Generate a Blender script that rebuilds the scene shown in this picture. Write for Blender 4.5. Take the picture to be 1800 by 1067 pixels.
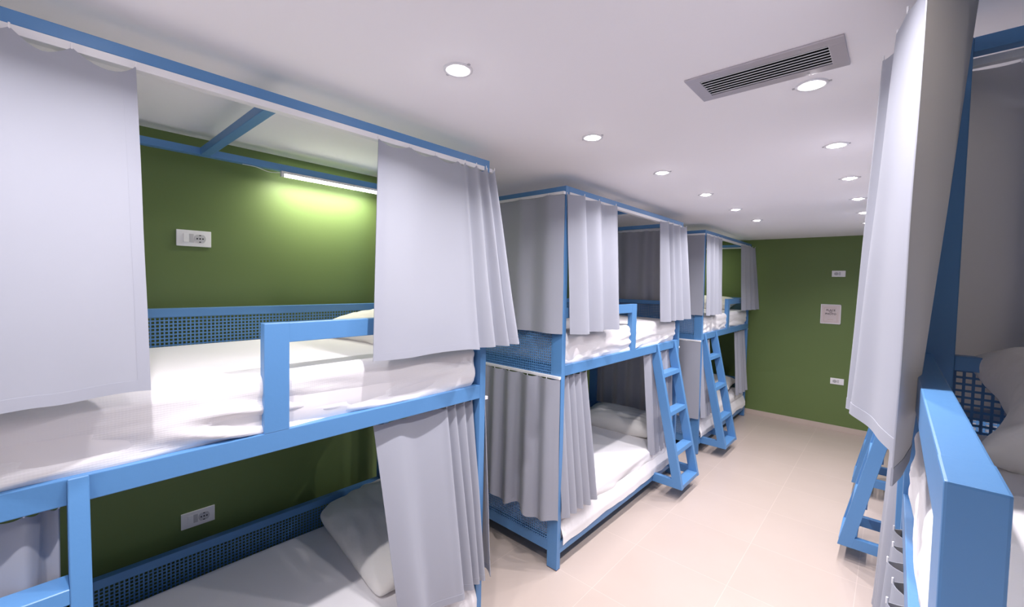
import bpy, bmesh, math, random
from mathutils import Vector, Matrix, noise

for o in list(bpy.data.objects):
    bpy.data.objects.remove(o, do_unlink=True)
SC = bpy.context.scene
COL = SC.collection

# ------------------------------------------------------------ camera
F_PX, CX_PX, CY_PX = 750.89, 900.0, 523.65
CAM = Vector((1.5524, -2.2175, 1.8630))
YAW, PITCH, ROLL = 0.7307, -0.0379, 0.0217
d = Vector((-math.sin(YAW) * math.cos(PITCH), math.cos(YAW) * math.cos(PITCH), math.sin(PITCH)))
r = d.cross(Vector((0, 0, 1))).normalized()
u = r.cross(d)
r2 = r * math.cos(ROLL) + u * math.sin(ROLL)
u2 = -r * math.sin(ROLL) + u * math.cos(ROLL)
cam_data = bpy.data.cameras.new('camera')
cam = bpy.data.objects.new('camera', cam_data)
COL.objects.link(cam)
M = Matrix(((r2.x, u2.x, -d.x, CAM.x), (r2.y, u2.y, -d.y, CAM.y), (r2.z, u2.z, -d.z, CAM.z), (0, 0, 0, 1)))
cam.matrix_world = M
cam_data.sensor_fit = 'HORIZONTAL'
cam_data.sensor_width = 36
cam_data.lens = F_PX / 1800 * 36
cam_data.shift_x = 0.0
cam_data.shift_y = (CY_PX - 533.5) / 1800
cam_data.clip_start = 0.02
SC.camera = cam

# ------------------------------------------------------------ world, exposure
w = bpy.data.worlds.new('world')
SC.world = w
w.use_nodes = True
w.node_tree.nodes['Background'].inputs[0].default_value = (0.9, 0.88, 0.95, 1)
w.node_tree.nodes['Background'].inputs[1].default_value = 0.05
SC.view_settings.view_transform = 'Standard'
SC.view_settings.look = 'None'
SC.view_settings.gamma = 1
SC.view_settings.use_curve_mapping = False
SC.view_settings.exposure = 0.19
SC.cycles.max_bounces = 10
SC.cycles.diffuse_bounces = 8
SC.cycles.sample_clamp_indirect = 4.0
LAMP_W = 8.0          # each recessed ceiling spotlight
LAMP_COL = (1.0, 0.955, 0.985)
LED_W = 6.0

# ------------------------------------------------------------ dimensions (metres)
WX0, WX1 = -1.07, 2.66       # side walls
WY0, WY1 = -3.15, 4.766       # back and far wall
ZC = 2.545
L, W = 1.98, 0.975           # bunk footprint
ZT, ZTB = 2.47, 2.435        # top rail
ZMT, ZMB = 1.334, 1.266      # upper bunk rail
ZBT, ZBB = 0.176, 0.104      # lower bunk rail
ZG = 1.705                   # guard / panel top
ZGL = 0.545
XR = 1.589                   # front plane of the right-hand row

# ------------------------------------------------------------ materials
def srgb(c):
    return tuple(((x / 255) / 12.92 if x / 255 <= 0.04045 else ((x / 255 + 0.055) / 1.055) ** 2.4) for x in c) + (1,)

def mat(name, rgb, rough=0.6, spec=0.5, metal=0.0, bump=None, var=None, emit=None, sheen=0.0):
    m = bpy.data.materials.new(name)
    m.use_nodes = True
    nt = m.node_tree
    b = nt.nodes['Principled BSDF']
    b.inputs['Base Color'].default_value = srgb(rgb)
    b.inputs['Roughness'].default_value = rough
    b.inputs['Specular IOR Level'].default_value = spec
    b.inputs['Metallic'].default_value = metal
    if sheen:
        b.inputs['Sheen Weight'].default_value = sheen
    tc = nt.nodes.new('ShaderNodeTexCoord')
    if var:
        n = nt.nodes.new('ShaderNodeTexNoise')
        n.inputs['Scale'].default_value = var[0]
        n.inputs['Detail'].default_value = 4
        nt.links.new(tc.outputs['Object'], n.inputs['Vector'])
        mx = nt.nodes.new('ShaderNodeMixRGB')
        mx.inputs[1].default_value = srgb(rgb)
        mx.inputs[2].default_value = srgb(tuple(min(255, x * var[1]) for x in rgb))
        nt.links.new(n.outputs['Fac'], mx.inputs[0])
        nt.links.new(mx.outputs[0], b.inputs['Base Color'])
    if bump:
        n = nt.nodes.new('ShaderNodeTexNoise')
        n.inputs['Scale'].default_value = bump[0]
        n.inputs['Detail'].default_value = 3
        nt.links.new(tc.outputs['Object'], n.inputs['Vector'])
        bp = nt.nodes.new('ShaderNodeBump')
        bp.inputs['Strength'].default_value = bump[1]
        bp.inputs['Distance'].default_value = bump[2]
        nt.links.new(n.outputs['Fac'], bp.inputs['Height'])
        nt.links.new(bp.outputs[0], b.inputs['Normal'])
    if emit:
        b.inputs['Emission Color'].default_value = (emit[0], emit[1], emit[2], 1)
        b.inputs['Emission Strength'].default_value = emit[3]
    return m

M_BLUE = mat('blue_paint', (88, 138, 190), 0.38, 0.5, bump=(60, 0.15, 0.002), var=(2.0, 0.96))
M_GREEN = mat('green_wall_paint', (104, 124, 72), 0.55, 0.4, bump=(90, 0.2, 0.001), var=(1.2, 0.95))
M_CEIL = mat('ceiling_paint', (250, 246, 247), 0.85, 0.2, bump=(40, 0.05, 0.001), var=(0.8, 0.985))
M_WALLW = mat('white_wall_paint', (235, 232, 232), 0.8, 0.2, var=(1.0, 0.98))
M_CURT = mat('grey_curtain_cloth', (184, 187, 200), 0.85, 0.15, sheen=0.1, bump=(900, 0.1, 0.0005), var=(3.0, 0.98))
M_TRACK = mat('white_track', (236, 234, 236), 0.4, 0.5, var=(5, 0.98))
M_PLAST = mat('white_plastic', (238, 236, 238), 0.35, 0.5, var=(8, 0.985))
M_GREYP = mat('grey_plastic', (196, 194, 198), 0.4, 0.5, var=(8, 0.98))
M_DARK = mat('dark_holes', (24, 24, 28), 0.7, 0.2, var=(8, 0.9))
M_VENT = mat('silver_vent_metal', (190, 184, 190), 0.4, 0.5, metal=0.35, var=(6, 0.97))
M_PILLOW = mat('white_pillow_cotton', (238, 234, 228), 0.9, 0.1, sheen=0.2, bump=(22, 0.25, 0.01), var=(6, 0.98))
M_MATT = mat('white_mattress_fabric', (232, 228, 230), 0.9, 0.1, var=(6, 0.98))
M_FOOT = mat('rusty_post_foot', (110, 72, 66), 0.8, 0.2, var=(80, 0.7))
M_BASEB = mat('beige_tile_skirting', (198, 182, 171), 0.4, 0.4, var=(3, 0.96))
M_PAPER = mat('poster_paper', (222, 208, 208), 0.6, 0.3, var=(9, 0.93))
M_INK = mat('poster_ink', (70, 62, 66), 0.6, 0.3, var=(9, 0.9))
M_GOLD = mat('poster_gold_line', (196, 164, 140), 0.5, 0.4, var=(9, 0.9))
M_LENS = mat('lamp_lens', (255, 255, 255), 0.4, 0.3, emit=(1.0, 0.96, 0.99, 130.0))
M_LED = mat('led_tube_glow', (255, 255, 240), 0.4, 0.3, emit=(1.0, 1.0, 0.86, 25.0))

def floor_mat():
    m = bpy.data.materials.new('beige_floor_tile')
    m.use_nodes = True
    nt = m.node_tree
    b = nt.nodes['Principled BSDF']
    tc = nt.nodes.new('ShaderNodeTexCoord')
    mp = nt.nodes.new('ShaderNodeMapping')
    mp.inputs['Location'].default_value = (-0.246 + 6.0, 7.2 + 4.767 - 4.8 * 2, 0)
    nt.links.new(tc.outputs['Object'], mp.inputs['Vector'])
    br = nt.nodes.new('ShaderNodeTexBrick')
    br.offset = 0.0
    br.inputs['Scale'].default_value = 1.0
    br.inputs['Brick Width'].default_value = 0.6
    br.inputs['Row Height'].default_value = 0.6
    br.inputs['Mortar Size'].default_value = 0.0022
    br.inputs['Mortar Smooth'].default_value = 0.2
    br.inputs['Color1'].default_value = srgb((192, 177, 168))
    br.inputs['Color2'].default_value = srgb((189, 174, 165))
    br.inputs['Mortar'].default_value = srgb((204, 189, 180))
    nt.links.new(mp.outputs[0], br.inputs['Vector'])
    n = nt.nodes.new('ShaderNodeTexNoise')
    n.inputs['Scale'].default_value = 2.5
    n.inputs['Detail'].default_value = 5
    nt.links.new(tc.outputs['Object'], n.inputs['Vector'])
    mx = nt.nodes.new('ShaderNodeMixRGB')
    mx.blend_type = 'MULTIPLY'
    mx.inputs[2].default_value = (0.90, 0.885, 0.87, 1)
    nt.links.new(n.outputs['Fac'], mx.inputs[0])
    nt.links.new(br.outputs['Color'], mx.inputs[1])
    nt.links.new(mx.outputs[0], b.inputs['Base Color'])
    b.inputs['Roughness'].default_value = 0.3
    b.inputs['Specular IOR Level'].default_value = 0.45
    return m
M_FLOOR = floor_mat()

def cover_mat():
    m = mat('white_waffle_cotton', (232, 229, 231), 0.9, 0.1, sheen=0.2)
    nt = m.node_tree
    b = nt.nodes['Principled BSDF']
    tc = nt.nodes.new('ShaderNodeTexCoord')
    w1 = nt.nodes.new('ShaderNodeTexWave')
    w1.bands_direction = 'Y'
    w1.inputs['Scale'].default_value = 42
    w1.inputs['Distortion'].default_value = 1.5
    w2 = nt.nodes.new('ShaderNodeTexWave')
    w2.bands_direction = 'Z'
    w2.inputs['Scale'].default_value = 50
    w2.inputs['Distortion'].default_value = 1.5
    ad = nt.nodes.new('ShaderNodeMath')
    for wv in (w1, w2):
        nt.links.new(tc.outputs['Object'], wv.inputs['Vector'])
    half = nt.nodes.new('ShaderNodeMath')
    half.operation = 'MULTIPLY'
    half.inputs[1].default_value = 0.35
    nt.links.new(w1.outputs['Fac'], half.inputs[0])
    nt.links.new(half.outputs[0], ad.inputs[0])
    nt.links.new(w2.outputs['Fac'], ad.inputs[1])
    bp = nt.nodes.new('ShaderNodeBump')
    bp.inputs['Strength'].default_value = 0.09
    bp.inputs['Distance'].default_value = 0.002
    nt.links.new(ad.outputs[0], bp.inputs['Height'])
    nt.links.new(bp.outputs[0], b.inputs['Normal'])
    return m
M_COVER = cover_mat()

def translucent(m, col, f):
    nt = m.node_tree
    out = nt.nodes['Material Output']
    tr = nt.nodes.new('ShaderNodeBsdfTranslucent')
    tr.inputs['Color'].default_value = srgb(col)
    mx = nt.nodes.new('ShaderNodeMixShader')
    mx.inputs[0].default_value = f
    nt.links.new(nt.nodes['Principled BSDF'].outputs[0], mx.inputs[1])
    nt.links.new(tr.outputs[0], mx.inputs[2])
    nt.links.new(mx.outputs[0], out.inputs['Surface'])
translucent(M_CURT, (214, 208, 198), 0.32)

# ------------------------------------------------------------ helpers
def link(name, me, m, parent=None, smooth=False):
    if m:
        me.materials.append(m)
    if smooth:
        for p in me.polygons:
            p.use_smooth = True
    o = bpy.data.objects.new(name, me)
    COL.objects.link(o)
    if parent:
        o.parent = parent
    return o

def from_bm(name, bm, m, parent=None, smooth=False, normals=True):
    if normals:
        bmesh.ops.recalc_face_normals(bm, faces=bm.faces)
    me = bpy.data.meshes.new(name)
    bm.to_mesh(me)
    bm.free()
    return link(name, me, m, parent, smooth)

def add_box(bm, a, b, T=None, bev=0.0025):
    x0, x1 = sorted((a[0], b[0])); y0, y1 = sorted((a[1], b[1])); z0, z1 = sorted((a[2], b[2]))
    v = [bm.verts.new((x, y, z)) for x in (x0, x1) for y in (y0, y1) for z in (z0, z1)]
    fs = [bm.faces.new([v[i] for i in q]) for q in ((0, 1, 3, 2), (4, 6, 7, 5), (0, 4, 5, 1), (2, 3, 7, 6), (0, 2, 6, 4), (1, 5, 7, 3))]
    if bev:
        es = list({e for f in fs for e in f.edges})
        rr = bmesh.ops.bevel(bm, geom=es, offset=bev, segments=2, affect='EDGES', profile=0.6)
        v = list({vv for f in rr['faces'] for vv in f.verts} | {vv for vv in v if vv.is_valid})
    if T:
        for vv in v:
            vv.co = Vector(T(*vv.co))
    return v

def box(name, a, b, m, parent=None, T=None, bev=0.0025):
    bm = bmesh.new()
    add_box(bm, a, b, T, bev)
    return from_bm(name, bm, m, parent)

def add_prism(bm, prof, y0, y1, T=None, bev=0.002):
    """profile in x,z extruded along y"""
    A = [bm.verts.new((x, y0, z)) for x, z in prof]
    B = [bm.verts.new((x, y1, z)) for x, z in prof]
    fs = [bm.faces.new(A), bm.faces.new(B[::-1])]
    n = len(prof)
    for i in range(n):
        fs.append(bm.faces.new((A[i], A[(i + 1) % n], B[(i + 1) % n], B[i])))
    v = A + B
    if bev:
        es = list({e for f in fs for e in f.edges})
        rr = bmesh.ops.bevel(bm, geom=es, offset=bev, segments=1, affect='EDGES')
        v = list({vv for f in rr['faces'] for vv in f.verts} | {vv for vv in v if vv.is_valid})
    if T:
        for vv in v:
            vv.co = Vector(T(*vv.co))

def empty(name, loc, label, cat, group=None):
    o = bpy.data.objects.new(name, None)
    o.empty_display_size = 0.1
    COL.objects.link(o)
    o.location = loc
    return tag(o, label, cat, group)

def tag(o, label, cat, group=None):
    o['label'] = label
    o['category'] = cat
    if group:
        o['group'] = group
    return o

def struct(o):
    o['kind'] = 'structure'
    return o

def cyl(name, c, rad, h, m, parent=None, seg=24, axis='Z', smooth=False):
    bm = bmesh.new()
    bmesh.ops.create_cone(bm, cap_ends=True, segments=seg, radius1=rad, radius2=rad, depth=h)
    if axis == 'X':
        bmesh.ops.rotate(bm, verts=bm.verts, matrix=Matrix.Rotation(math.pi / 2, 3, 'Y'))
    if axis == 'Y':
        bmesh.ops.rotate(bm, verts=bm.verts, matrix=Matrix.Rotation(math.pi / 2, 3, 'X'))
    bmesh.ops.translate(bm, verts=bm.verts, vec=c)
    return from_bm(name, bm, m, parent, smooth)

# ------------------------------------------------------------ room shell
struct(box('floor', (WX0 - .1, WY0 - .1, -.1), (WX1 + .1, WY1 + .1, 0), M_FLOOR, bev=0))
VX0, VX1, VY0, VY1 = 1.035, 1.388, -.735, -.598     # opening for the grille
bm = bmesh.new()
zt = ZC + .1
add_box(bm, (WX0 - .1, WY0 - .1, ZC), (VX0, WY1 + .1, zt), bev=0)
add_box(bm, (VX1, WY0 - .1, ZC), (WX1 + .1, WY1 + .1, zt), bev=0)
add_box(bm, (VX0, WY0 - .1, ZC), (VX1, VY0, zt), bev=0)
add_box(bm, (VX0, VY1, ZC), (VX1, WY1 + .1, zt), bev=0)
struct(from_bm('ceiling', bm, M_CEIL))
struct(box('wall_left', (WX0 - .1, WY0 - .1, 0), (WX0, WY1 + .1, ZC), M_GREEN, bev=0))
struct(box('wall_right', (WX1, WY0 - .1, 0), (WX1 + .1, WY1 + .1, ZC), M_GREEN, bev=0))
struct(box('wall_far', (WX0, WY1, 0), (WX1, WY1 + .1, ZC), M_GREEN, bev=0))
struct(box('wall_near', (WX0, WY0 - .1, 0), (WX1, WY0, ZC), M_WALLW, bev=0))
struct(box('baseboard_far', (WX0, WY1 - .010, 0), (WX1, WY1, .072), M_BASEB, bev=0.002))
struct(box('baseboard_left', (WX0, WY0, 0), (WX0 + .010, WY1 - .011, .072), M_BASEB, bev=0.002))
struct(box('baseboard_right', (WX1 - .010, WY0, 0), (WX1, WY1 - .011, .072), M_BASEB, bev=0.002))

# ------------------------------------------------------------ perforated sheets (real square holes)
_perf = {}
def perf_mesh(length, height, pitch=0.0165, hole=0.0108, th=0.0015):
    key = (round(length, 3), round(height, 3))
    if key in _perf:
        return _perf[key]
    nx, nz = int(length / pitch), int(height / pitch)
    mx, mz = (length - nx * pitch) / 2, (height - nz * pitch) / 2
    g = (pitch - hole) / 2
    xs = [0.0]; zs = [0.0]
    for i in range(nx):
        xs += [mx + i * pitch + g, mx + (i + 1) * pitch - g]
    xs.append(length)
    for i in range(nz):
        zs += [mz + i * pitch + g, mz + (i + 1) * pitch - g]
    zs.append(height)
    NX, NZ = len(xs), len(zs)
    V = [(x, 0, z) for x in xs for z in zs] + [(x, th, z) for x in xs for z in zs]
    off = NX * NZ
    Fc = []
    idx = lambda i, j: i * NZ + j
    for i in range(NX - 1):
        for j in range(NZ - 1):
            a, b, c, dd = idx(i, j), idx(i + 1, j), idx(i + 1, j + 1), idx(i, j + 1)
            if i % 2 == 1 and j % 2 == 1:
                for p, q in ((a, b), (b, c), (c, dd), (dd, a)):
                    Fc.append((q, p, p + off, q + off))
            else:
                Fc.append((a, b, c, dd))
                Fc.append((dd + off, c + off, b + off, a + off))
    me = bpy.data.meshes.new('perforated_panel')
    me.from_pydata(V, [], Fc)
    me.materials.append(M_BLUE)
    _perf[key] = me
    return me

def perf_obj(name, me, parent, loc, rz):
    o = bpy.data.objects.new(name, me)
    COL.objects.link(o)
    o.parent = parent
    o.location = loc
    o.rotation_euler = (0, 0, rz)
    return o

# ------------------------------------------------------------ bunk bed
P, Q = 0.079, 0.039
def make_bunk(side, Y0, flip, label, foots=True):
    """side +1: row on the left wall (front plane X=0); -1: row on the right (front plane X=XR).
    local x: 0 front .. -W back; local y: 0 ladder end .. L pillow end"""
    ox = 0.0 if side > 0 else XR
    root = empty('bunk_bed', (ox, Y0, 0), label, 'bunk bed', 'blue metal bunk beds')
    def T(x, y, z):
        return (x * side, (L - y) if flip else y, z)
    def B(name, a, b, m=M_BLUE, parent=root, bev=0.0025):
        return box(name, a, b, m, parent, T, bev)
    e = 0.0
    for px in (-P, -W):
        for py in (0, L - Q):
            po = B('post', (px, py, 0.004), (px + P, py + Q, ZT))
            B('post_foot', (px + .001, py + .001, 0), (px + P - .001, py + Q - .001, 0.006), M_FOOT, po, 0)
    t = 0.0006
    for nm, x0, x1 in (('front', -Q, 0), ('back', -W, -W + Q)):
        B('top_rail', (x0 - t, Q - .001, ZTB), (x1 + t if nm == 'front' else x1, L - Q + .001, ZT - t))
        B('bunk_rail', (x0, Q - .001, ZMB), (x1 - t, L - Q + .001, ZMT))
        B('base_rail', (x0, Q - .001, ZBB), (x1 - t, L - Q + .001, ZBT))
    for y0, y1 in ((0, Q), (L - Q, L)):
        B('top_end_rail', (-W + P, y0 + t, ZTB), (-P, y1 - t, ZT - t))
        B('bunk_end_rail', (-W + P, y0 + .012, ZMB + .004), (-P, y1 - .012, ZMT - .02))
        B('base_end_rail', (-W + P, y0 + .004, ZBB), (-P, y1 - .004, ZBT))
        B('panel_top_rail', (-W + P, y0 + t, ZG - .036), (-P, y1 - t, ZG))
        B('panel_top_rail', (-W + P, y0 + t, ZGL - .036), (-P, y1 - t, ZGL))
    for z in (ZG, ZGL):
        B('panel_top_rail', (-W, Q, z - .04), (-W + Q, L - Q, z))
    B('crossbar', (-W + Q, L / 2 - .02, ZTB), (-Q, L / 2 + .02, ZT - .001))
    # perforated panels
    pm = perf_mesh(L - 2 * Q, ZG - .04 - ZMT)
    pl = perf_mesh(L - 2 * Q, ZGL - .04 - ZBT)
    pe = perf_mesh(W - 2 * P, ZG - .036 - ZMB)
    pel = perf_mesh(W - 2 * P, ZGL - .036 - ZBT)
    xb = (-W + Q * .5) * side
    perf_obj('perforated_panel', pm, root, (xb, Q, ZMT), math.pi / 2)
    perf_obj('perforated_panel', pl, root, (xb, Q, ZBT), math.pi / 2)
    xs = (-W + P) if side > 0 else P
    for yy in (.001, L - .0025):
        perf_obj('perforated_panel', pe, root, (xs, yy, ZMB), 0)
        perf_obj('perforated_panel', pel, root, (xs, yy, ZBT), 0)
    # supports for the mattresses
    B('bed_base', (-W + Q, Q, ZMB + .02), (-Q, L - Q, ZMB + .045))
    B('bed_base', (-W + Q, Q, ZBB + .015), (-Q, L - Q, ZBB + .04))
    # guard rail
    gy = .943
    bm = bmesh.new()
    add_box(bm, (-Q, gy, ZMT - .001), (0, gy + .08, ZG), T)
    add_box(bm, (-Q + t, gy + .078, ZG - .068), (-t, L - Q, ZG - t), T)
    from_bm('guard_rail', bm, M_BLUE, root)
    # ladder
    sl = 0.2114
    fx = lambda z: 0.004 + (ZMT - z) * sl
    bm = bmesh.new()
    for y0 in (.095, .485):
        d_ = .078
        prof = [(fx(ZMT) , ZMT), (fx(ZBB), ZBB), (fx(ZBB) - d_ , ZBB), (fx(ZMB) - d_, ZMB - .001), (fx(ZMB) - .012, ZMB - .001), (fx(ZMT) - .004, ZMT)]
        add_prism(bm, prof, y0, y0 + .04, T)
        add_box(bm, (-.001, y0 + t, ZBB + t), (fx(ZBB) - .02, y0 + .04 - t, ZBT), T)
    lad = from_bm('ladder', bm, M_BLUE, root)
    for z in (1.075, .745, .415, ZBB + .034):
        xf = fx(z) - .004
        bm = bmesh.new()
        if z > .2:
            add_prism(bm, [(xf + .002, z), (xf + .036 * sl + .002, z - .036), (xf - .078, z - .036), (xf - .078, z)], .1345, .4855, T)
        else:
            add_box(bm, (fx(ZBB) - .10, .1345, ZBB), (fx(ZBB) - .004, .4855, ZBB + .034), T)
        from_bm('ladder_step', bm, M_BLUE, lad)
    # curtain tracks: white aluminium profile under the rails
    def track(a, b):
        return B('curtain_track', a, b, M_TRACK, root, 0.001)
    track((-.026, Q, ZTB - .022), (.004, L - Q, ZTB - .0005))
    track((-.064, Q, ZMB + .002), (-.0405, L - Q, ZMB + .019))
    for ys, s in ((0, -1), (L, 1)):
        track((-W + .002, ys, ZTB - .020), (-.002, ys + s * .022, ZTB - .002))
        track((-W + .002, ys, ZMB - .016), (-.002, ys + s * .022, ZMB + .000))
    return root

LB = 'blue metal bunk bed with ladder, '
BED1 = make_bunk(1, -2.656, False, LB + 'nearest in the left row, large in the foreground')
BED2 = make_bunk(1, 0.0, True, LB + 'middle of the left row')
BED3 = make_bunk(1, 2.63, False, LB + 'farthest in the left row, by the green end wall')
BED4 = make_bunk(-1, -2.656, False, LB + 'nearest on the right, its guard rail in the foreground')
BED5 = make_bunk(-1, 0.0, True, LB + 'second on the right behind the hanging curtain')
BED6 = make_bunk(-1, 2.63, False, LB + 'last on the right by the green end wall')

# ------------------------------------------------------------ bedding
def slab(x0, x1, y0, y1, z0, z1, rad, step, disp):
    """rounded box grid, displaced by disp(p, n)"""
    nx = max(3, int((x1 - x0) / step)); ny = max(3, int((y1 - y0) / step)); nz = max(3, int((z1 - z0) / (step * .7)))
    bm = bmesh.new()
    lo = Vector((x0 + rad, y0 + rad, z0 + rad)); hi = Vector((x1 - rad, y1 - rad, z1 - rad))
    if hi.z < lo.z:
        lo.z = hi.z = (z0 + z1) / 2
    def mp(p):
        c = Vector((min(max(p.x, lo.x), hi.x), min(max(p.y, lo.y), hi.y), min(max(p.z, lo.z), hi.z)))
        n = p - c
        if n.length < 1e-9:
            return p, Vector((0, 0, 1))
        n.normalize()
        q = c + n * rad
        return q + n * disp(q, n), n
    def grid(f, a, b):
        vs = [[bm.verts.new(mp(f(i / a, j / b))[0]) for j in range(b + 1)] for i in range(a + 1)]
        for i in range(a):
            for j in range(b):
                bm.faces.new((vs[i][j], vs[i + 1][j], vs[i + 1][j + 1], vs[i][j + 1]))
    X = lambda s: x0 + (x1 - x0) * s
    Y = lambda s: y0 + (y1 - y0) * s
    Z = lambda s: z0 + (z1 - z0) * s
    grid(lambda a, b: Vector((X(a), Y(b), z1)), nx, ny)
    grid(lambda a, b: Vector((X(a), Y(b), z0)), nx // 3 + 1, ny // 3 + 1)
    for xx in (x0, x1):
        grid(lambda a, b: Vector((xx, Y(a), Z(b))), ny, nz)
    for yy in (y0, y1):
        grid(lambda a, b: Vector((X(a), yy, Z(b))), nx, nz)
    bmesh.ops.remove_doubles(bm, verts=bm.verts, dist=0.0004)
    return bm

def ridged(v):
    n = noise.noise(v)
    return 1 - abs(n) * 2

def bedding(side, Y0, flip, upper, label, seed):
    ox = 0.0 if side > 0 else XR
    zb = (ZMB + .046) if upper else (ZBB + .041)
    top = 1.535 if upper else 0.402
    root = empty('mattress', (ox, Y0, zb), label, 'mattress', 'mattresses on the bunks')
    xf = -.012
    rnd = random.Random(seed)
    s0 = rnd.uniform(0, 100)
    def disp(p, n):
        yy = (L - p.y) if flip else p.y
        side_w = max(0.0, n.x)          # front face
        topw = max(0.0, n.z)
        d_ = 0.0
        # long drawn folds on the front face
        a = ridged(Vector((s0, yy * 1.7 + p.z * 2.5, p.z * 13 + yy * 1.3)))
        b = ridged(Vector((s0 + 9, yy * 3.1 - p.z * 4, p.z * 24 - yy * 2.2)))
        hang = min(1.0, max(0.0, (zb + top - p.z - .03 - zb) / .12))
        d_ += side_w * hang * (a * .022 + b * .009 - .023)
        # gather near the guard post
        if upper:
            g = math.exp(-((yy - .98) / .22) ** 2)
            d_ += side_w * hang * g * .012 * math.sin(p.z * 95 + (yy - .98) * 14)
        d_ += topw * (noise.noise(Vector((p.x * 2.2, yy * 1.5, s0))) * .006 + ridged(Vector((p.x * 4, yy * 2.2, s0 + 3))) * .003 - .003)
        return d_
    def Tb(bm):
        for v in bm.verts:
            x, y, z = v.co
            v.co = (x * side, y, z - zb)
    bm = slab(-W + .05, xf - .012, .052, L - .052, zb, top - .012, .04, .06, lambda p, n: 0)
    Tb(bm)
    from_bm('mattress_core', bm, M_MATT, root, True)
    bm = slab(-W + .043, xf, .043, L - .043, zb + .004, top, .045, .018, disp)
    for v in bm.verts:      # the sheet is a shell with an open underside
        pass
    Tb(bm)
    from_bm('bed_sheet', bm, M_COVER, root, True)
    if not upper:
        # sheet edge hanging in front of the low rail, with an uneven hem
        N, R_ = 150, 14
        bm = bmesh.new()
        rows = []
        for i in range(N + 1):
            yl = .045 + (L - .09) * i / N
            yy = (L - yl) if flip else yl
            k = noise.noise(Vector((yy * 2.3, s0, 4))) * .5 + noise.noise(Vector((yy * 6, s0, 8))) * .22
            hem = .178 - .015 + k * .06
            hem = max(.125, hem)
            row = []
            for j in range(R_ + 1):
                tt = j / R_
                z = (top - .10) * (1 - tt) + hem * tt
                x = -.016 + .030 * min(1, tt * 1.6) + .006 * noise.noise(Vector((yy * 7, z * 5, s0))) * tt
                row.append(bm.verts.new((x * side, yl, z - zb)))
            rows.append(row)
        for i in range(N):
            for j in range(R_):
                bm.faces.new((rows[i][j], rows[i + 1][j], rows[i + 1][j + 1], rows[i][j + 1]))
        from_bm('sheet_hem', bm, M_COVER, root, True)
    return root

names = {0: 'nearest left bunk bed', 1: 'middle left bunk bed', 2: 'farthest left bunk bed',
         3: 'nearest right bunk bed', 4: 'second right bunk bed', 5: 'last right bunk bed'}
beds = [(1, -2.656, False), (1, 0.0, True), (1, 2.63, False), (-1, -2.656, False), (-1, 0.0, True), (-1, 2.63, False)]
for i, (s, y0, fl) in enumerate(beds):
    for up in (True, False):
        bedding(s, y0, fl, up, 'mattress under a white cotton sheet on the %s bunk of the %s' % ('upper' if up else 'lower', names[i]), 10 * i + up)

# ------------------------------------------------------------ pillows
def pillow(loc, size, rot, label, seed, pinch=.10, sag=0.0, rnd=0.03, crease=1.0):
    a, b, h = size[0] / 2, size[1] / 2, size[2] / 2
    n = 44
    bm = bmesh.new()
    s0 = seed * 7.3
    def pt(u_, v_, s):
        prof = max(0.0, (1 - abs(u_) ** 3.4)) ** .5 * max(0.0, (1 - abs(v_) ** 3.4)) ** .5
        x = a * u_ * (1 - pinch * (1 - v_ * v_) * abs(u_) ** 2)
        y = b * v_ * (1 - pinch * (1 - u_ * u_) * abs(v_) ** 2)
        cr = 1 - rnd * (abs(u_) ** 8) * (abs(v_) ** 8)
        x *= cr; y *= cr
        wr = crease * ridged(Vector((u_ * 2.2 + s0, v_ * 3.1, s * 2))) * .008 + crease * noise.noise(Vector((u_ * 5, v_ * 5, s0 + s))) * .005
        # radial creases near the corners
        ed = max(abs(u_), abs(v_))
        wr += .004 * math.sin(14 * math.atan2(v_, u_)) * ed ** 3
        z = s * (h * prof + wr * min(1, prof * 2.5))
        z += -sag * (u_ * u_)
        return (x, y, z)
    top = [[None] * (n + 1) for _ in range(n + 1)]
    bot = [[None] * (n + 1) for _ in range(n + 1)]
    ease = lambda t: math.sin(t * math.pi / 2)
    for i in range(n + 1):
        for j in range(n + 1):
            u_, v_ = ease(-1 + 2 * i / n), ease(-1 + 2 * j / n)
            top[i][j] = bm.verts.new(pt(u_, v_, 1))
            if i in (0, n) or j in (0, n):
                bot[i][j] = top[i][j]
            else:
                bot[i][j] = bm.verts.new(pt(u_, v_, -1))
    for i in range(n):
        for j in range(n):
            bm.faces.new((top[i][j], top[i + 1][j], top[i + 1][j + 1], top[i][j + 1]))
            bm.faces.new((bot[i][j], bot[i][j + 1], bot[i + 1][j + 1], bot[i + 1][j]))
    o = from_bm('pillow', bm, M_PILLOW, None, True)
    o.location = loc
    o.rotation_euler = rot
    tag(o, label, 'pillow', 'white pillows on the bunks')
    return o

R = math.radians
pillow((-.50, -.93, 1.605), (.74, .44, .15), (R(8), 0, R(3)), 'white pillow on the upper bunk of the nearest left bed, half hidden by the curtain', 1)
pillow((-.50, -.955, .495), (.83, .45, .20), (R(13), R(2), R(-6)), 'white pillow with pointed corners on the lower bunk of the nearest left bed', 2, pinch=.03, rnd=.07)
pillow((-.47, 1.74, .49), (.76, .36, .20), (R(10), 0, R(2)), 'white bolster-like pillow on the lower bunk of the middle left bed', 3, pinch=.03)
pillow((-.48, 4.36, 1.615), (.72, .44, .17), (R(10), 0, 0), 'white pillow on the upper bunk of the farthest left bed', 4)
pillow((-.45, 4.36, .475), (.72, .42, .15), (R(8), 0, 0), 'white pillow behind the ladder on the lower bunk of the farthest left bed', 5)
pillow((2.04, -.88, 1.638), (.73, .42, .20), (R(17), R(-2), R(-3)), 'rumpled white pillow propped at the end of the nearest right upper bunk', 6, pinch=.17, rnd=0, crease=2.2)

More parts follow.
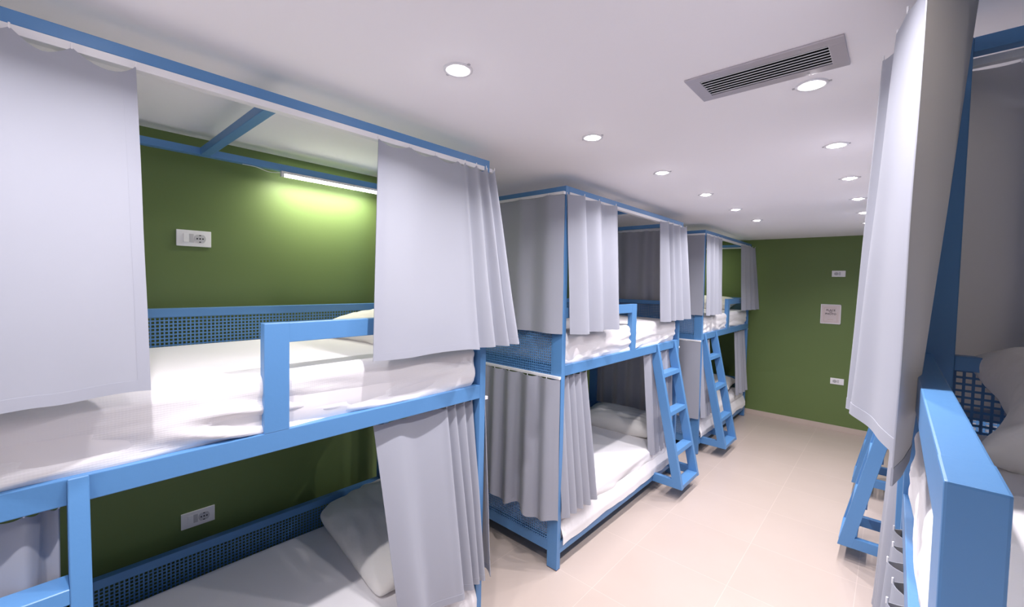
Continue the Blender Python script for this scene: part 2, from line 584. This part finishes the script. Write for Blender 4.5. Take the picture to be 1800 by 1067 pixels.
# ------------------------------------------------------------ curtains
def catmull(pts, n):
    out = []
    m = len(pts)
    for i in range(m - 1):
        p0 = pts[max(i - 1, 0)]; p1 = pts[i]; p2 = pts[i + 1]; p3 = pts[min(i + 2, m - 1)]
        for k in range(n):
            t = k / n
            out.append(tuple(0.5 * (2 * p1[c] + (p2[c] - p0[c]) * t + (2 * p0[c] - 5 * p1[c] + 4 * p2[c] - p3[c]) * t * t +
                                    (-p0[c] + 3 * p1[c] - 3 * p2[c] + p3[c]) * t ** 3) for c in range(len(p1))))
    out.append(tuple(pts[-1]))
    return out

def curtain(label, top, bot, z1, z0, seed=1, sub=10, rows=30, sag=.006, hooks=True, ease=1.0, crumple=.003, side_hems=True, group='grey bunk curtains', hemdz=None):
    """top and bot: matching plan control points [(x, y)], cloth hangs between them"""
    tp = catmull(top, sub)
    bp_ = catmull(bot, sub)
    n = len(tp)
    ox, oy = tp[0]
    bm = bmesh.new()
    G = []
    for j in range(rows + 1):
        t = j / rows
        # finer rows at the bottom for the hem
        for_row = []
        for i in range(n):
            s = i / (n - 1)
            k = t ** ease
            x = tp[i][0] * (1 - k) + bp_[i][0] * k
            y = tp[i][1] * (1 - k) + bp_[i][1] * k
            ph = (i % sub) / sub
            sg = sag * math.sin(math.pi * ph) * (1 - t) ** 6
            dz = hemdz(s) if hemdz else 0.0
            zb = z0 + dz + .006 * noise.noise(Vector((s * 6, seed, 1)))
            z = (z1 - sg) * (1 - t) + zb * t
            c = crumple * (.3 + t)
            x += c * noise.noise(Vector((x * 9, y * 9 + seed, z * 3)))
            y += c * noise.noise(Vector((x * 9 + 5, y * 9 + seed, z * 3)))
            for_row.append(bm.verts.new((x - ox, y - oy, z)))
        G.append(for_row)
    for j in range(rows):
        for i in range(n - 1):
            bm.faces.new((G[j][i], G[j][i + 1], G[j + 1][i + 1], G[j + 1][i]))
    o = from_bm('curtain', bm, M_CURT, None, True, normals=False)
    o.location = (ox, oy, 0)
    sm = o.modifiers.new('thickness', 'SOLIDIFY')
    sm.thickness = .0018
    sm.offset = 0
    es = o.modifiers.new('edges', 'EDGE_SPLIT')
    es.split_angle = math.radians(50)
    tag(o, label, 'curtain', group)
    # hem: a folded band, doubled cloth along the bottom edge
    bm = bmesh.new()
    prev = None
    for i in range(n):
        col = []
        for k in (rows - 1, rows):
            v = G_co(o, k, i, n)
            col.append(bm.verts.new(v))
        # hem height about one row, pulled off the cloth a little on both sides by the solidify below
        if prev:
            bm.faces.new((prev[0], col[0], col[1], prev[1]))
        prev = col
    h = from_bm('hem', bm, M_CURT, o, True, normals=False)
    hm = h.modifiers.new('thickness', 'SOLIDIFY')
    hm.thickness = .0034
    hm.offset = 0
    es = h.modifiers.new('edges', 'EDGE_SPLIT')
    es.split_angle = math.radians(50)
    # side hems: doubled cloth down both free edges
    for first in ((0, n - 1) if side_hems else ()):
        step = 1 if first == 0 else -1
        cols = [first]
        base = G_co(o, 0, first, n)
        while len(cols) < 4 or (G_co(o, 0, cols[-1], n) - base).length < .022:
            if len(cols) > 6:
                break
            cols.append(cols[-1] + step)
        bm = bmesh.new()
        gr = [[bm.verts.new(G_co(o, k, c, n)) for c in cols] for k in range(rows + 1)]
        for k in range(rows):
            for q in range(len(cols) - 1):
                bm.faces.new((gr[k][q], gr[k][q + 1], gr[k + 1][q + 1], gr[k + 1][q]))
        h2 = from_bm('side_hem', bm, M_CURT, o, True, normals=False)
        hm = h2.modifiers.new('thickness', 'SOLIDIFY')
        hm.thickness = .0032
        hm.offset = 0
        es = h2.modifiers.new('edges', 'EDGE_SPLIT')
        es.split_angle = math.radians(50)
    if hooks:
        nh = max(2, len(top))
        for i in range(nh):
            x, y = top[i]
            bm = bmesh.new()
            bmesh.ops.create_cube(bm, size=1)
            bmesh.ops.scale(bm, verts=bm.verts, vec=(.004, .004, .014))
            bmesh.ops.translate(bm, verts=bm.verts, vec=(x - ox, y - oy, z1 + .003))
            bmesh.ops.bevel(bm, geom=list(bm.edges), offset=.001, segments=1, affect='EDGES')
            from_bm('hook', bm, M_PLAST, o)
    return o

def G_co(o, row, i, n):
    return o.data.vertices[row * n + i].co.copy()

def folds(axis, fixed, a, b, n, amp, seed, out=1, base=0.0, skew=0.0):
    """zig-zag control points along an axis, folds swing outwards (out=+1 / -1)"""
    rnd = random.Random(seed)
    pts = []
    for i in range(2 * n + 1):
        s = i / (2 * n)
        s2 = s + (rnd.uniform(-.18, .18) / (2 * n) if 0 < i < 2 * n else 0)
        along = a + (b - a) * s2
        k = amp * (rnd.uniform(.65, 1.1) if i % 2 else rnd.uniform(-.15, .15))
        off = fixed + out * (base + k)
        pts.append((off, along) if axis == 'y' else (along, off))
    return pts

ZU, ZUB = 2.418, 1.54
ZL, ZLB = 1.252, .345
def front_curtain(label, side, ta, tb, ba, bb, n, amp, seed, upper=True, bamp=None, x_in=0.0, hemdz=None, zb=None, bo=.012):
    fx_ = 0.0 if side > 0 else XR
    out = 1 if side > 0 else -1
    base = .006 + x_in
    t = folds('y', fx_, ta, tb, n, amp, seed, out, base)
    b_ = folds('y', fx_, ba, bb, n, bamp or amp * 1.3, seed, out, base + bo)
    return curtain(label, t, b_, ZU if upper else ZL, (ZUB if upper else ZLB) if zb is None else zb, seed, hemdz=hemdz)

def end_curtain(label, side, yf, out, xa, xb, xa2, xb2, n, amp, seed, upper=True, bamp=None, hemdz=None, zb=None):
    ox = (lambda x: x) if side > 0 else (lambda x: XR - x)
    t = folds('x', yf, ox(xa), ox(xb), n, amp, seed, out, .012)
    b_ = folds('x', yf, ox(xa2), ox(xb2), n, bamp or amp * 1.2, seed, out, .014)
    return curtain(label, t, b_, ZU if upper else ZL, (ZUB if upper else ZLB) if zb is None else zb, seed, hemdz=hemdz)

# nearest left bed ------------------------------------------------
curtain('wide pale grey curtain at the left edge, hanging over the nearest left upper bunk',
        [(.03, -2.64), (.075, -2.56), (.03, -2.47), (.07, -2.36), (.028, -2.25), (.012, -2.15), (.012, -2.03)],
        [(.05, -2.64), (.11, -2.54), (.06, -2.45), (.10, -2.34), (.075, -2.22), (.05, -2.12), (.045, -2.01)],
        ZU, 1.545, seed=3, sag=.03, hooks=True)
curtain('broad grey curtain over the pillow end of the nearest left upper bunk',
        [(.008, -1.305), (.012, -1.16), (.006, -1.02), (.016, -.90), (.030, -.868), (.010, -.84), (.036, -.80), (.010, -.765), (.036, -.735), (.012, -.705), (.034, -.675), (.006, -.655)],
        [(.050, -1.345), (.060, -1.18), (.055, -1.04), (.085, -.88), (.100, -.82), (.050, -.795), (.100, -.72), (.060, -.68), (.115, -.63), (.060, -.60), (.10, -.54), (.04, -.50)],
        ZU, 1.54, seed=4, sag=.02)
curtain('grey curtain hanging beside the pillow of the nearest left lower bunk',
        [(-.055, -1.28), (-.045, -1.17), (-.06, -1.07), (-.045, -.95), (-.030, -.905), (-.062, -.885), (-.034, -.85), (-.062, -.825), (-.034, -.79), (-.062, -.765), (-.036, -.735), (-.060, -.72)],
        [(.035, -1.19), (.070, -1.10), (.020, -1.03), (.060, -.91), (.070, -.86), (.020, -.84), (.060, -.79), (.015, -.78), (.055, -.745), (.015, -.735), (.050, -.70), (.015, -.69)],
        ZL, .335, seed=5, sag=.008)
curtain('grey curtain bunched behind the ladder of the nearest left lower bunk',
        [(-.062, -2.60), (-.042, -2.52), (-.062, -2.44), (-.040, -2.37), (-.062, -2.31), (-.040, -2.245), (-.062, -2.21), (-.042, -2.185)],
        [(-.03, -2.60), (.02, -2.51), (-.02, -2.44), (.03, -2.36), (-.02, -2.30), (.02, -2.25), (-.03, -2.22), (-.01, -2.19)],
        ZL, .34, seed=6, sag=.010)
end_curtain('grey curtain edge just showing at the far end of the nearest left upper bunk', 1, -.676, 1, -.60, -.012, -.60, -.01, 4, .03, 7)
end_curtain('grey curtain hanging at the far end of the nearest left lower bunk behind the post', 1, -.676, 1, -.62, -.012, -.60, .055, 4, .032, 8, False, zb=.335)

# middle left bed ---------------------------------------------------
end_curtain('broad grey curtain closing the near end of the middle left upper bunk', 1, 0, -1, -.96, -.004, -.96, .004, 4, .028, 11)
front_curtain('pale grey curtain at the ladderless corner of the middle left upper bunk', 1, .004, .63, .03, .63, 3, .06, 12, bo=.03)
front_curtain('narrow pale grey curtain above the ladder of the middle left upper bunk', 1, 1.42, 1.99, 1.43, 2.08, 4, .045, 13, bo=.03)
end_curtain('dark grey curtain seen inside the middle left upper bunk at its far end', 1, 1.98, 1, -.96, -.02, -.96, -.02, 5, .035, 14)
end_curtain('long pleated grey curtain across the near end of the middle left lower bunk', 1, 0, -1, -.95, -.002, -.95, .012, 6, .05, 15, False, bamp=.075,
            hemdz=lambda s: .022 * math.sin(s * 21) - .02 * s)
front_curtain('tightly pleated grey curtain at the near corner of the middle left lower bunk', 1, .012, .36, .03, .43, 5, .03, 16, False, x_in=-.058, bo=.065, bamp=.04)
front_curtain('grey curtain behind the ladder of the middle left lower bunk', 1, 1.30, 1.93, 1.40, 1.93, 5, .03, 17, False, x_in=-.060, bo=.03, bamp=.035)
end_curtain('dark grey curtain inside the middle left lower bunk behind the pillow', 1, 1.98, 1, -.96, -.03, -.96, -.03, 6, .04, 18, False)

# farthest left bed ------------------------------------------------
end_curtain('flat grey curtain closing the near end of the farthest left upper bunk', 1, 2.63, -1, -.96, -.004, -.96, .01, 3, .018, 21)
front_curtain('pale grey curtain gathered at the near corner of the farthest left upper bunk', 1, 2.635, 3.14, 2.65, 3.12, 4, .035, 22, bo=.02)
curtain('grey curtain gathered at the wall end of the farthest left upper bunk',
        [(.01, 4.02), (.04, 4.11), (.01, 4.2), (.05, 4.3), (.012, 4.38), (.05, 4.46), (.02, 4.53), (.05, 4.60)],
        [(.03, 4.08), (.07, 4.16), (.03, 4.25), (.09, 4.34), (.05, 4.42), (.11, 4.50), (.08, 4.58), (.12, 4.66)],
        ZU, 1.545, seed=23)
end_curtain('creased grey curtain across the near end of the farthest left lower bunk', 1, 2.63, -1, -.96, -.002, -.96, .006, 3, .02, 24, False, zb=.40)
front_curtain('grey curtain behind the ladder top of the farthest left lower bunk', 1, 2.68, 3.0, 2.68, 3.02, 4, .03, 25, False, x_in=-.058, zb=.40, bo=.06)
front_curtain('grey curtain at the wall end of the farthest left lower bunk', 1, 4.10, 4.56, 4.05, 4.58, 4, .03, 26, False, x_in=-.058, zb=.40, bo=.06)

# right row --------------------------------------------------------
curtain('large foreground grey curtain hanging over the guard rail of the nearest right upper bunk',
        [(1.572, -1.22), (1.605, -1.15), (1.645, -1.06), (1.610, -1.06), (1.575, -1.13), (1.548, -1.05), (1.533, -.96), (1.58, -.93), (1.54, -.90), (1.508, -.84), (1.58, -.80), (1.53, -.74), (1.60, -.70)],
        [(1.560, -1.28), (1.575, -1.20), (1.584, -1.10), (1.578, -1.07), (1.560, -1.08), (1.520, -.92), (1.478, -.80), (1.53, -.80), (1.50, -.78), (1.468, -.74), (1.55, -.72), (1.50, -.68), (1.57, -.66)],
        ZU, 1.54, seed=31, sag=.01, side_hems=False)
end_curtain('dark grey curtain closing the far end of the nearest right upper bunk behind the pillow', -1, -.676, 1, -.96, -.03, -.96, -.03, 4, .035, 32)
front_curtain('rolled pleats of grey curtain below the rail of the nearest right lower bunk', -1, -1.25, -.72, -1.35, -.72, 6, .045, 33, False, bamp=.06, x_in=-.03, bo=.04)
end_curtain('grey curtain at the far end of the nearest right lower bunk', -1, -.676, 1, -.96, -.03, -.96, -.03, 5, .035, 34, False)
front_curtain('grey curtain at the near corner of the second right upper bunk', -1, .045, .6, .05, .6, 4, .03, 35)
front_curtain('grey curtain over the ladder of the second right upper bunk', -1, 1.5, 1.95, 1.5, 1.95, 4, .03, 36)
front_curtain('grey curtain at the near corner of the second right lower bunk', -1, .045, .5, .05, .5, 5, .04, 37, False, x_in=-.03, bo=.03)
front_curtain('grey curtain behind the ladder of the second right lower bunk', -1, 1.5, 1.93, 1.5, 1.93, 4, .03, 38, False, x_in=-.04)
front_curtain('grey curtain at the near corner of the last right upper bunk', -1, 2.68, 3.1, 2.68, 3.1, 4, .03, 39)
front_curtain('grey curtain behind the ladder of the last right lower bunk', -1, 2.68, 3.0, 2.68, 3.0, 4, .03, 40, False, x_in=-.04)

# ------------------------------------------------------------ LED tube lights
def led(x, y0, y1, z, label, watts):
    root = empty('tube_light', (x, (y0 + y1) / 2, z), label, 'tube light', 'tube lights under the bunk rails')
    h = (y1 - y0) / 2
    box('housing', (-.012, -h, 0), (.012, h, .014), M_PLAST, root)
    bm = bmesh.new()
    bmesh.ops.create_cone(bm, cap_ends=True, segments=16, radius1=.009, radius2=.009, depth=2 * h - .03)
    bmesh.ops.rotate(bm, verts=bm.verts, matrix=Matrix.Rotation(math.pi / 2, 3, 'X'))
    bmesh.ops.translate(bm, verts=bm.verts, vec=(0, 0, -.006))
    from_bm('tube', bm, M_LED, root, True)
    for s in (-1, 1):
        box('end_cap', (-.011, s * h - s * .016, -.016), (.011, s * h, .001), M_PLAST, root)
    cu = bmesh.new()
    pts = [(0, -h, .004), (.004, -h - .06, -.004), (0, -h - .12, .010), (-.004, -h - .18, .012)]
    rr = []
    for p_ in catmull(pts, 6):
        rr.append([cu.verts.new((p_[0] + .0018 * math.cos(q * math.pi / 3), p_[1], p_[2] + .0018 * math.sin(q * math.pi / 3))) for q in range(6)])
    for i in range(len(rr) - 1):
        for q in range(6):
            cu.faces.new((rr[i][q], rr[i][(q + 1) % 6], rr[i + 1][(q + 1) % 6], rr[i + 1][q]))
    from_bm('cable', cu, M_PLAST, root, True)
    ld = bpy.data.lights.new('tube_lamp', 'AREA')
    ld.shape = 'RECTANGLE'
    ld.size = .02
    ld.size_y = 2 * h - .03
    ld.energy = watts
    ld.color = (1.0, .98, .82)
    lo = bpy.data.objects.new('tube_lamp', ld)
    COL.objects.link(lo)
    lo.parent = root
    lo.location = (0, 0, -.018)
    return root
led(-.945, -1.325, -.73, ZTB - .015, 'glowing tube light under the back top rail of the nearest left upper bunk', LED_W)
led(-.945, 4.0, 4.55, ZTB - .015, 'glowing tube light under the back top rail of the farthest left upper bunk', LED_W * .8)

# ------------------------------------------------------------ wall sockets
def socket(origin, ux, nrm, label, w_=.143, h_=.08, mirror=False):
    """plate on a wall: ux horizontal direction, nrm outward normal"""
    ux = Vector(ux); nrm = Vector(nrm); uz = Vector((0, 0, 1))
    root = empty('wall_socket', origin, label, 'wall socket', 'white wall sockets')
    def T(x, y, z):   # x horizontal, y outwards, z up
        return tuple(ux * x + nrm * y + uz * z)
    sg = -1 if mirror else 1
    box('plate', (-w_ / 2, 0, -h_ / 2), (w_ / 2, .008, h_ / 2), M_PLAST, root, T)
    box('switch_rocker', (sg * -.044, .0075, -.020), (sg * -.022, .0115, .022), M_PLAST, root, T, .001)
    box('blank_insert', (sg * -.0205, .0075, -.020), (sg * -.002, .0095, .022), M_GREYP, root, T, .001)
    # socket insert: rounded lens outline
    bm = bmesh.new()
    n = 28
    for (rx, rz, y0, y1) in ((.024, .020, .0078, .0098),):
        A = [bm.verts.new(T(sg * .024 + rx * math.cos(i / n * math.tau), y0, rz * max(-1, min(1, 1.25 * math.sin(i / n * math.tau))))) for i in range(n)]
        Bv = [bm.verts.new(T(sg * .024 + rx * math.cos(i / n * math.tau), y1, rz * max(-1, min(1, 1.25 * math.sin(i / n * math.tau))))) for i in range(n)]
        bm.faces.new(Bv)
        for i in range(n):
            bm.faces.new((A[i], A[(i + 1) % n], Bv[(i + 1) % n], Bv[i]))
    ins = from_bm('socket_insert', bm, M_GREYP, root)
    bm = bmesh.new()
    for dx in (-.012, 0, .012):
        add_box(bm, (sg * .024 + dx - .0032, .0092, -.0032), (sg * .024 + dx + .0032, .0102, .0032), T, .001)
    for dz in (-.0165, .0165):
        add_box(bm, (sg * .024 - .004, .0092, dz - .002), (sg * .024 + .004, .0102, dz + .002), T, 0)
    from_bm('pin_holes', bm, M_DARK, ins)
    return root
socket((WX0, -1.686, 2.044), (0, 1, 0), (1, 0, 0), 'white wall socket with switch on the green wall above the nearest left upper bunk')
socket((WX0, -1.676, .618), (0, 1, 0), (1, 0, 0), 'white wall socket with switch on the green wall above the nearest left lower bunk')
socket((.995, WY1, 2.058), (1, 0, 0), (0, -1, 0), 'small white socket high on the green end wall, above the framed notice', mirror=True)
socket((1.034, WY1, .652), (1, 0, 0), (0, -1, 0), 'small white socket low on the green end wall, below the framed notice', mirror=True)

# ------------------------------------------------------------ framed notice on the end wall
fr = empty('framed_notice', (.932, WY1, 1.527), 'small square framed notice on the green end wall', 'picture frame')
def Tf(x, y, z):
    return (x, -y, z)
hw, hh = .108, .128
bm = bmesh.new()
for a, b in (((-hw, 0, -hh), (hw, .012, -hh + .008)), ((-hw, 0, hh - .008), (hw, .012, hh)), ((-hw, 0, -hh), (-hw + .008, .012, hh)), ((hw - .008, 0, -hh), (hw, .012, hh))):
    add_box(bm, a, b, Tf, .001)
from_bm('frame', bm, M_PLAST, fr)
sheet = box('printed_sheet', (-hw + .006, .001, -hh + .006), (hw - .006, .006, hh - .006), M_PAPER, fr, Tf, 0)
bm = bmesh.new()
for a, b in (((-.072, .006, -.10), (-.070, .0066, .085)), ((-.072, .006, .083), (.06, .0066, .085)), ((.070, .006, -.10), (.072, .0066, .03)), ((-.072, .006, -.10), (.072, .0066, -.098)),
             ((-.03, .006, -.072), (.03, .0066, -.069))):
    add_box(bm, a, b, Tf, 0)
from_bm('border_line', bm, M_GOLD, sheet)
def text(body, size, x, z, parent):
    cu = bpy.data.curves.new('lettering', 'FONT')
    cu.body = body
    cu.size = size
    cu.align_x = 'CENTER'
    cu.extrude = .0004
    cu.offset = .0006
    tmp = bpy.data.objects.new('tmp', cu)
    COL.objects.link(tmp)
    dg = bpy.context.evaluated_depsgraph_get()
    me = bpy.data.meshes.new_from_object(tmp.evaluated_get(dg))
    bpy.data.objects.remove(tmp, do_unlink=True)
    o = link('lettering', me, M_INK, parent)
    o.rotation_euler = (math.pi / 2, 0, 0)
    o.location = (x, -.0066, z)
    return o
text('PLACE', .034, 0, .040, sheet)
text('FOR', .017, 0, .022, sheet)
text('PHOTO', .034, 0, -.008, sheet)

# ------------------------------------------------------------ ceiling grille
vx0, vx1, vy0, vy1 = 1.0, 1.423, -.767, -.566
vent = empty('ceiling_vent', ((vx0 + vx1) / 2, (vy0 + vy1) / 2, ZC), 'long silver air vent grille with white slats in the ceiling', 'air vent')
def Tv(x, y, z):
    return (x - (vx0 + vx1) / 2, y - (vy0 + vy1) / 2, z - ZC)
bm = bmesh.new()
for a, b in (((vx0, vy0, ZC - .006), (vx1, VY0 + .004, ZC)), ((vx0, VY1 - .004, ZC - .006), (vx1, vy1, ZC)),
             ((vx0, VY0 + .0035, ZC - .006), (VX0 + .004, VY1 - .0035, ZC)), ((VX1 - .004, VY0 + .0035, ZC - .006), (vx1, VY1 - .0035, ZC))):
    add_box(bm, a, b, Tv, .0012)
from_bm('frame', bm, M_VENT, vent)
for i in range(7):
    y = VY0 + .004 + (VY1 - VY0 - .008) * (i + .5) / 7
    bm = bmesh.new()
    add_box(bm, (VX0 + .002, y - .0016, ZC - .0045), (VX1 - .002, y + .0016, ZC - .0022), Tv, .0004)
    from_bm('slat', bm, M_TRACK, vent)
bm = bmesh.new()
for a, b in (((VX0, VY0, ZC + .09), (VX1, VY1, ZC + .1)), ((VX0, VY0, ZC + .001), (VX0 + .003, VY1, ZC + .09)), ((VX1 - .003, VY0, ZC + .001), (VX1, VY1, ZC + .09)),
             ((VX0 + .003, VY0, ZC + .001), (VX1 - .003, VY0 + .003, ZC + .09)), ((VX0 + .003, VY1 - .003, ZC + .001), (VX1 - .003, VY1, ZC + .09))):
    add_box(bm, a, b, Tv, 0)
from_bm('duct_box', bm, M_DARK, vent)
for sx in (1.10, 1.32):
    for sy in (vy0 + .014, vy1 - .014):
        cyl('screw', Vector(Tv(sx, sy, ZC - .0065)), .004, .002, M_GREYP, vent, 12)

# ------------------------------------------------------------ recessed ceiling spotlights
ordn = ['nearest', 'second', 'third', 'fourth', 'fifth', 'sixth', 'seventh', 'eighth']
lamp_me = {}
def downlight(x, y, label):
    root = empty('ceiling_spotlight', (x, y, ZC), label, 'ceiling light', 'recessed ceiling spotlights')
    if 'ring' not in lamp_me:
        bm = bmesh.new()
        n = 40
        prof = [(.028, -.001), (.029, -.004), (.046, -.005), (.0475, -.003), (.048, 0)]
        rings = [[bm.verts.new((rr * math.cos(i / n * math.tau), rr * math.sin(i / n * math.tau), z)) for i in range(n)] for rr, z in prof]
        for k in range(len(prof) - 1):
            for i in range(n):
                bm.faces.new((rings[k][i], rings[k][(i + 1) % n], rings[k + 1][(i + 1) % n], rings[k + 1][i]))
        me = bpy.data.meshes.new('trim_ring'); bm.to_mesh(me); bm.free(); me.materials.append(M_PLAST)
        for p in me.polygons: p.use_smooth = True
        lamp_me['ring'] = me
        bm = bmesh.new()
        prof = [(.0001, -.0115), (.013, -.0105), (.022, -.0075), (.0285, -.002)]
        rings = [[bm.verts.new((rr * math.cos(i / n * math.tau), rr * math.sin(i / n * math.tau), z)) for i in range(n)] for rr, z in prof]
        for k in range(len(prof) - 1):
            for i in range(n):
                bm.faces.new((rings[k][i], rings[k][(i + 1) % n], rings[k + 1][(i + 1) % n], rings[k + 1][i]))
        me = bpy.data.meshes.new('lens'); bm.to_mesh(me); bm.free(); me.materials.append(M_LENS)
        lamp_me['lens'] = me
        ld = bpy.data.lights.new('spot_lamp', 'AREA')
        ld.shape = 'DISK'
        ld.size = .05
        ld.energy = LAMP_W
        ld.color = LAMP_COL
        ld.spread = math.radians(138)
        lamp_me['light'] = ld
    for nm, k in (('trim_ring', 'ring'), ('lens', 'lens'), ('lamp', 'light')):
        o = bpy.data.objects.new(nm, lamp_me[k])
        COL.objects.link(o)
        o.parent = root
        if k == 'light':
            o.location = (0, 0, -.0125)
    # the two small spring-clip notches beside the trim
    for s in (-1, 1):
        o = box('clip', (s * .047, -.004, -.003), (s * .055, .004, 0), M_GREYP, root, None, 0)
    return root
for i, y in enumerate((-1.296, -.472, .33, 1.13, 1.925, 2.711)):
    downlight(.471, y, 'round recessed ceiling spotlight, %s of the left row' % ordn[i])
for i, y in enumerate((-.472, .33, 1.13, 1.925, 2.70, 3.48)):
    downlight(1.315, y, 'round recessed ceiling spotlight, %s of the right row' % ordn[i])
downlight(1.315, -1.296, 'round recessed ceiling spotlight above the foreground guard rail, just outside the picture')
downlight(.471, -2.9, 'round recessed ceiling spotlight behind the viewpoint, left row')
downlight(.471, -2.1, 'round recessed ceiling spotlight over the ladder of the nearest left bed')
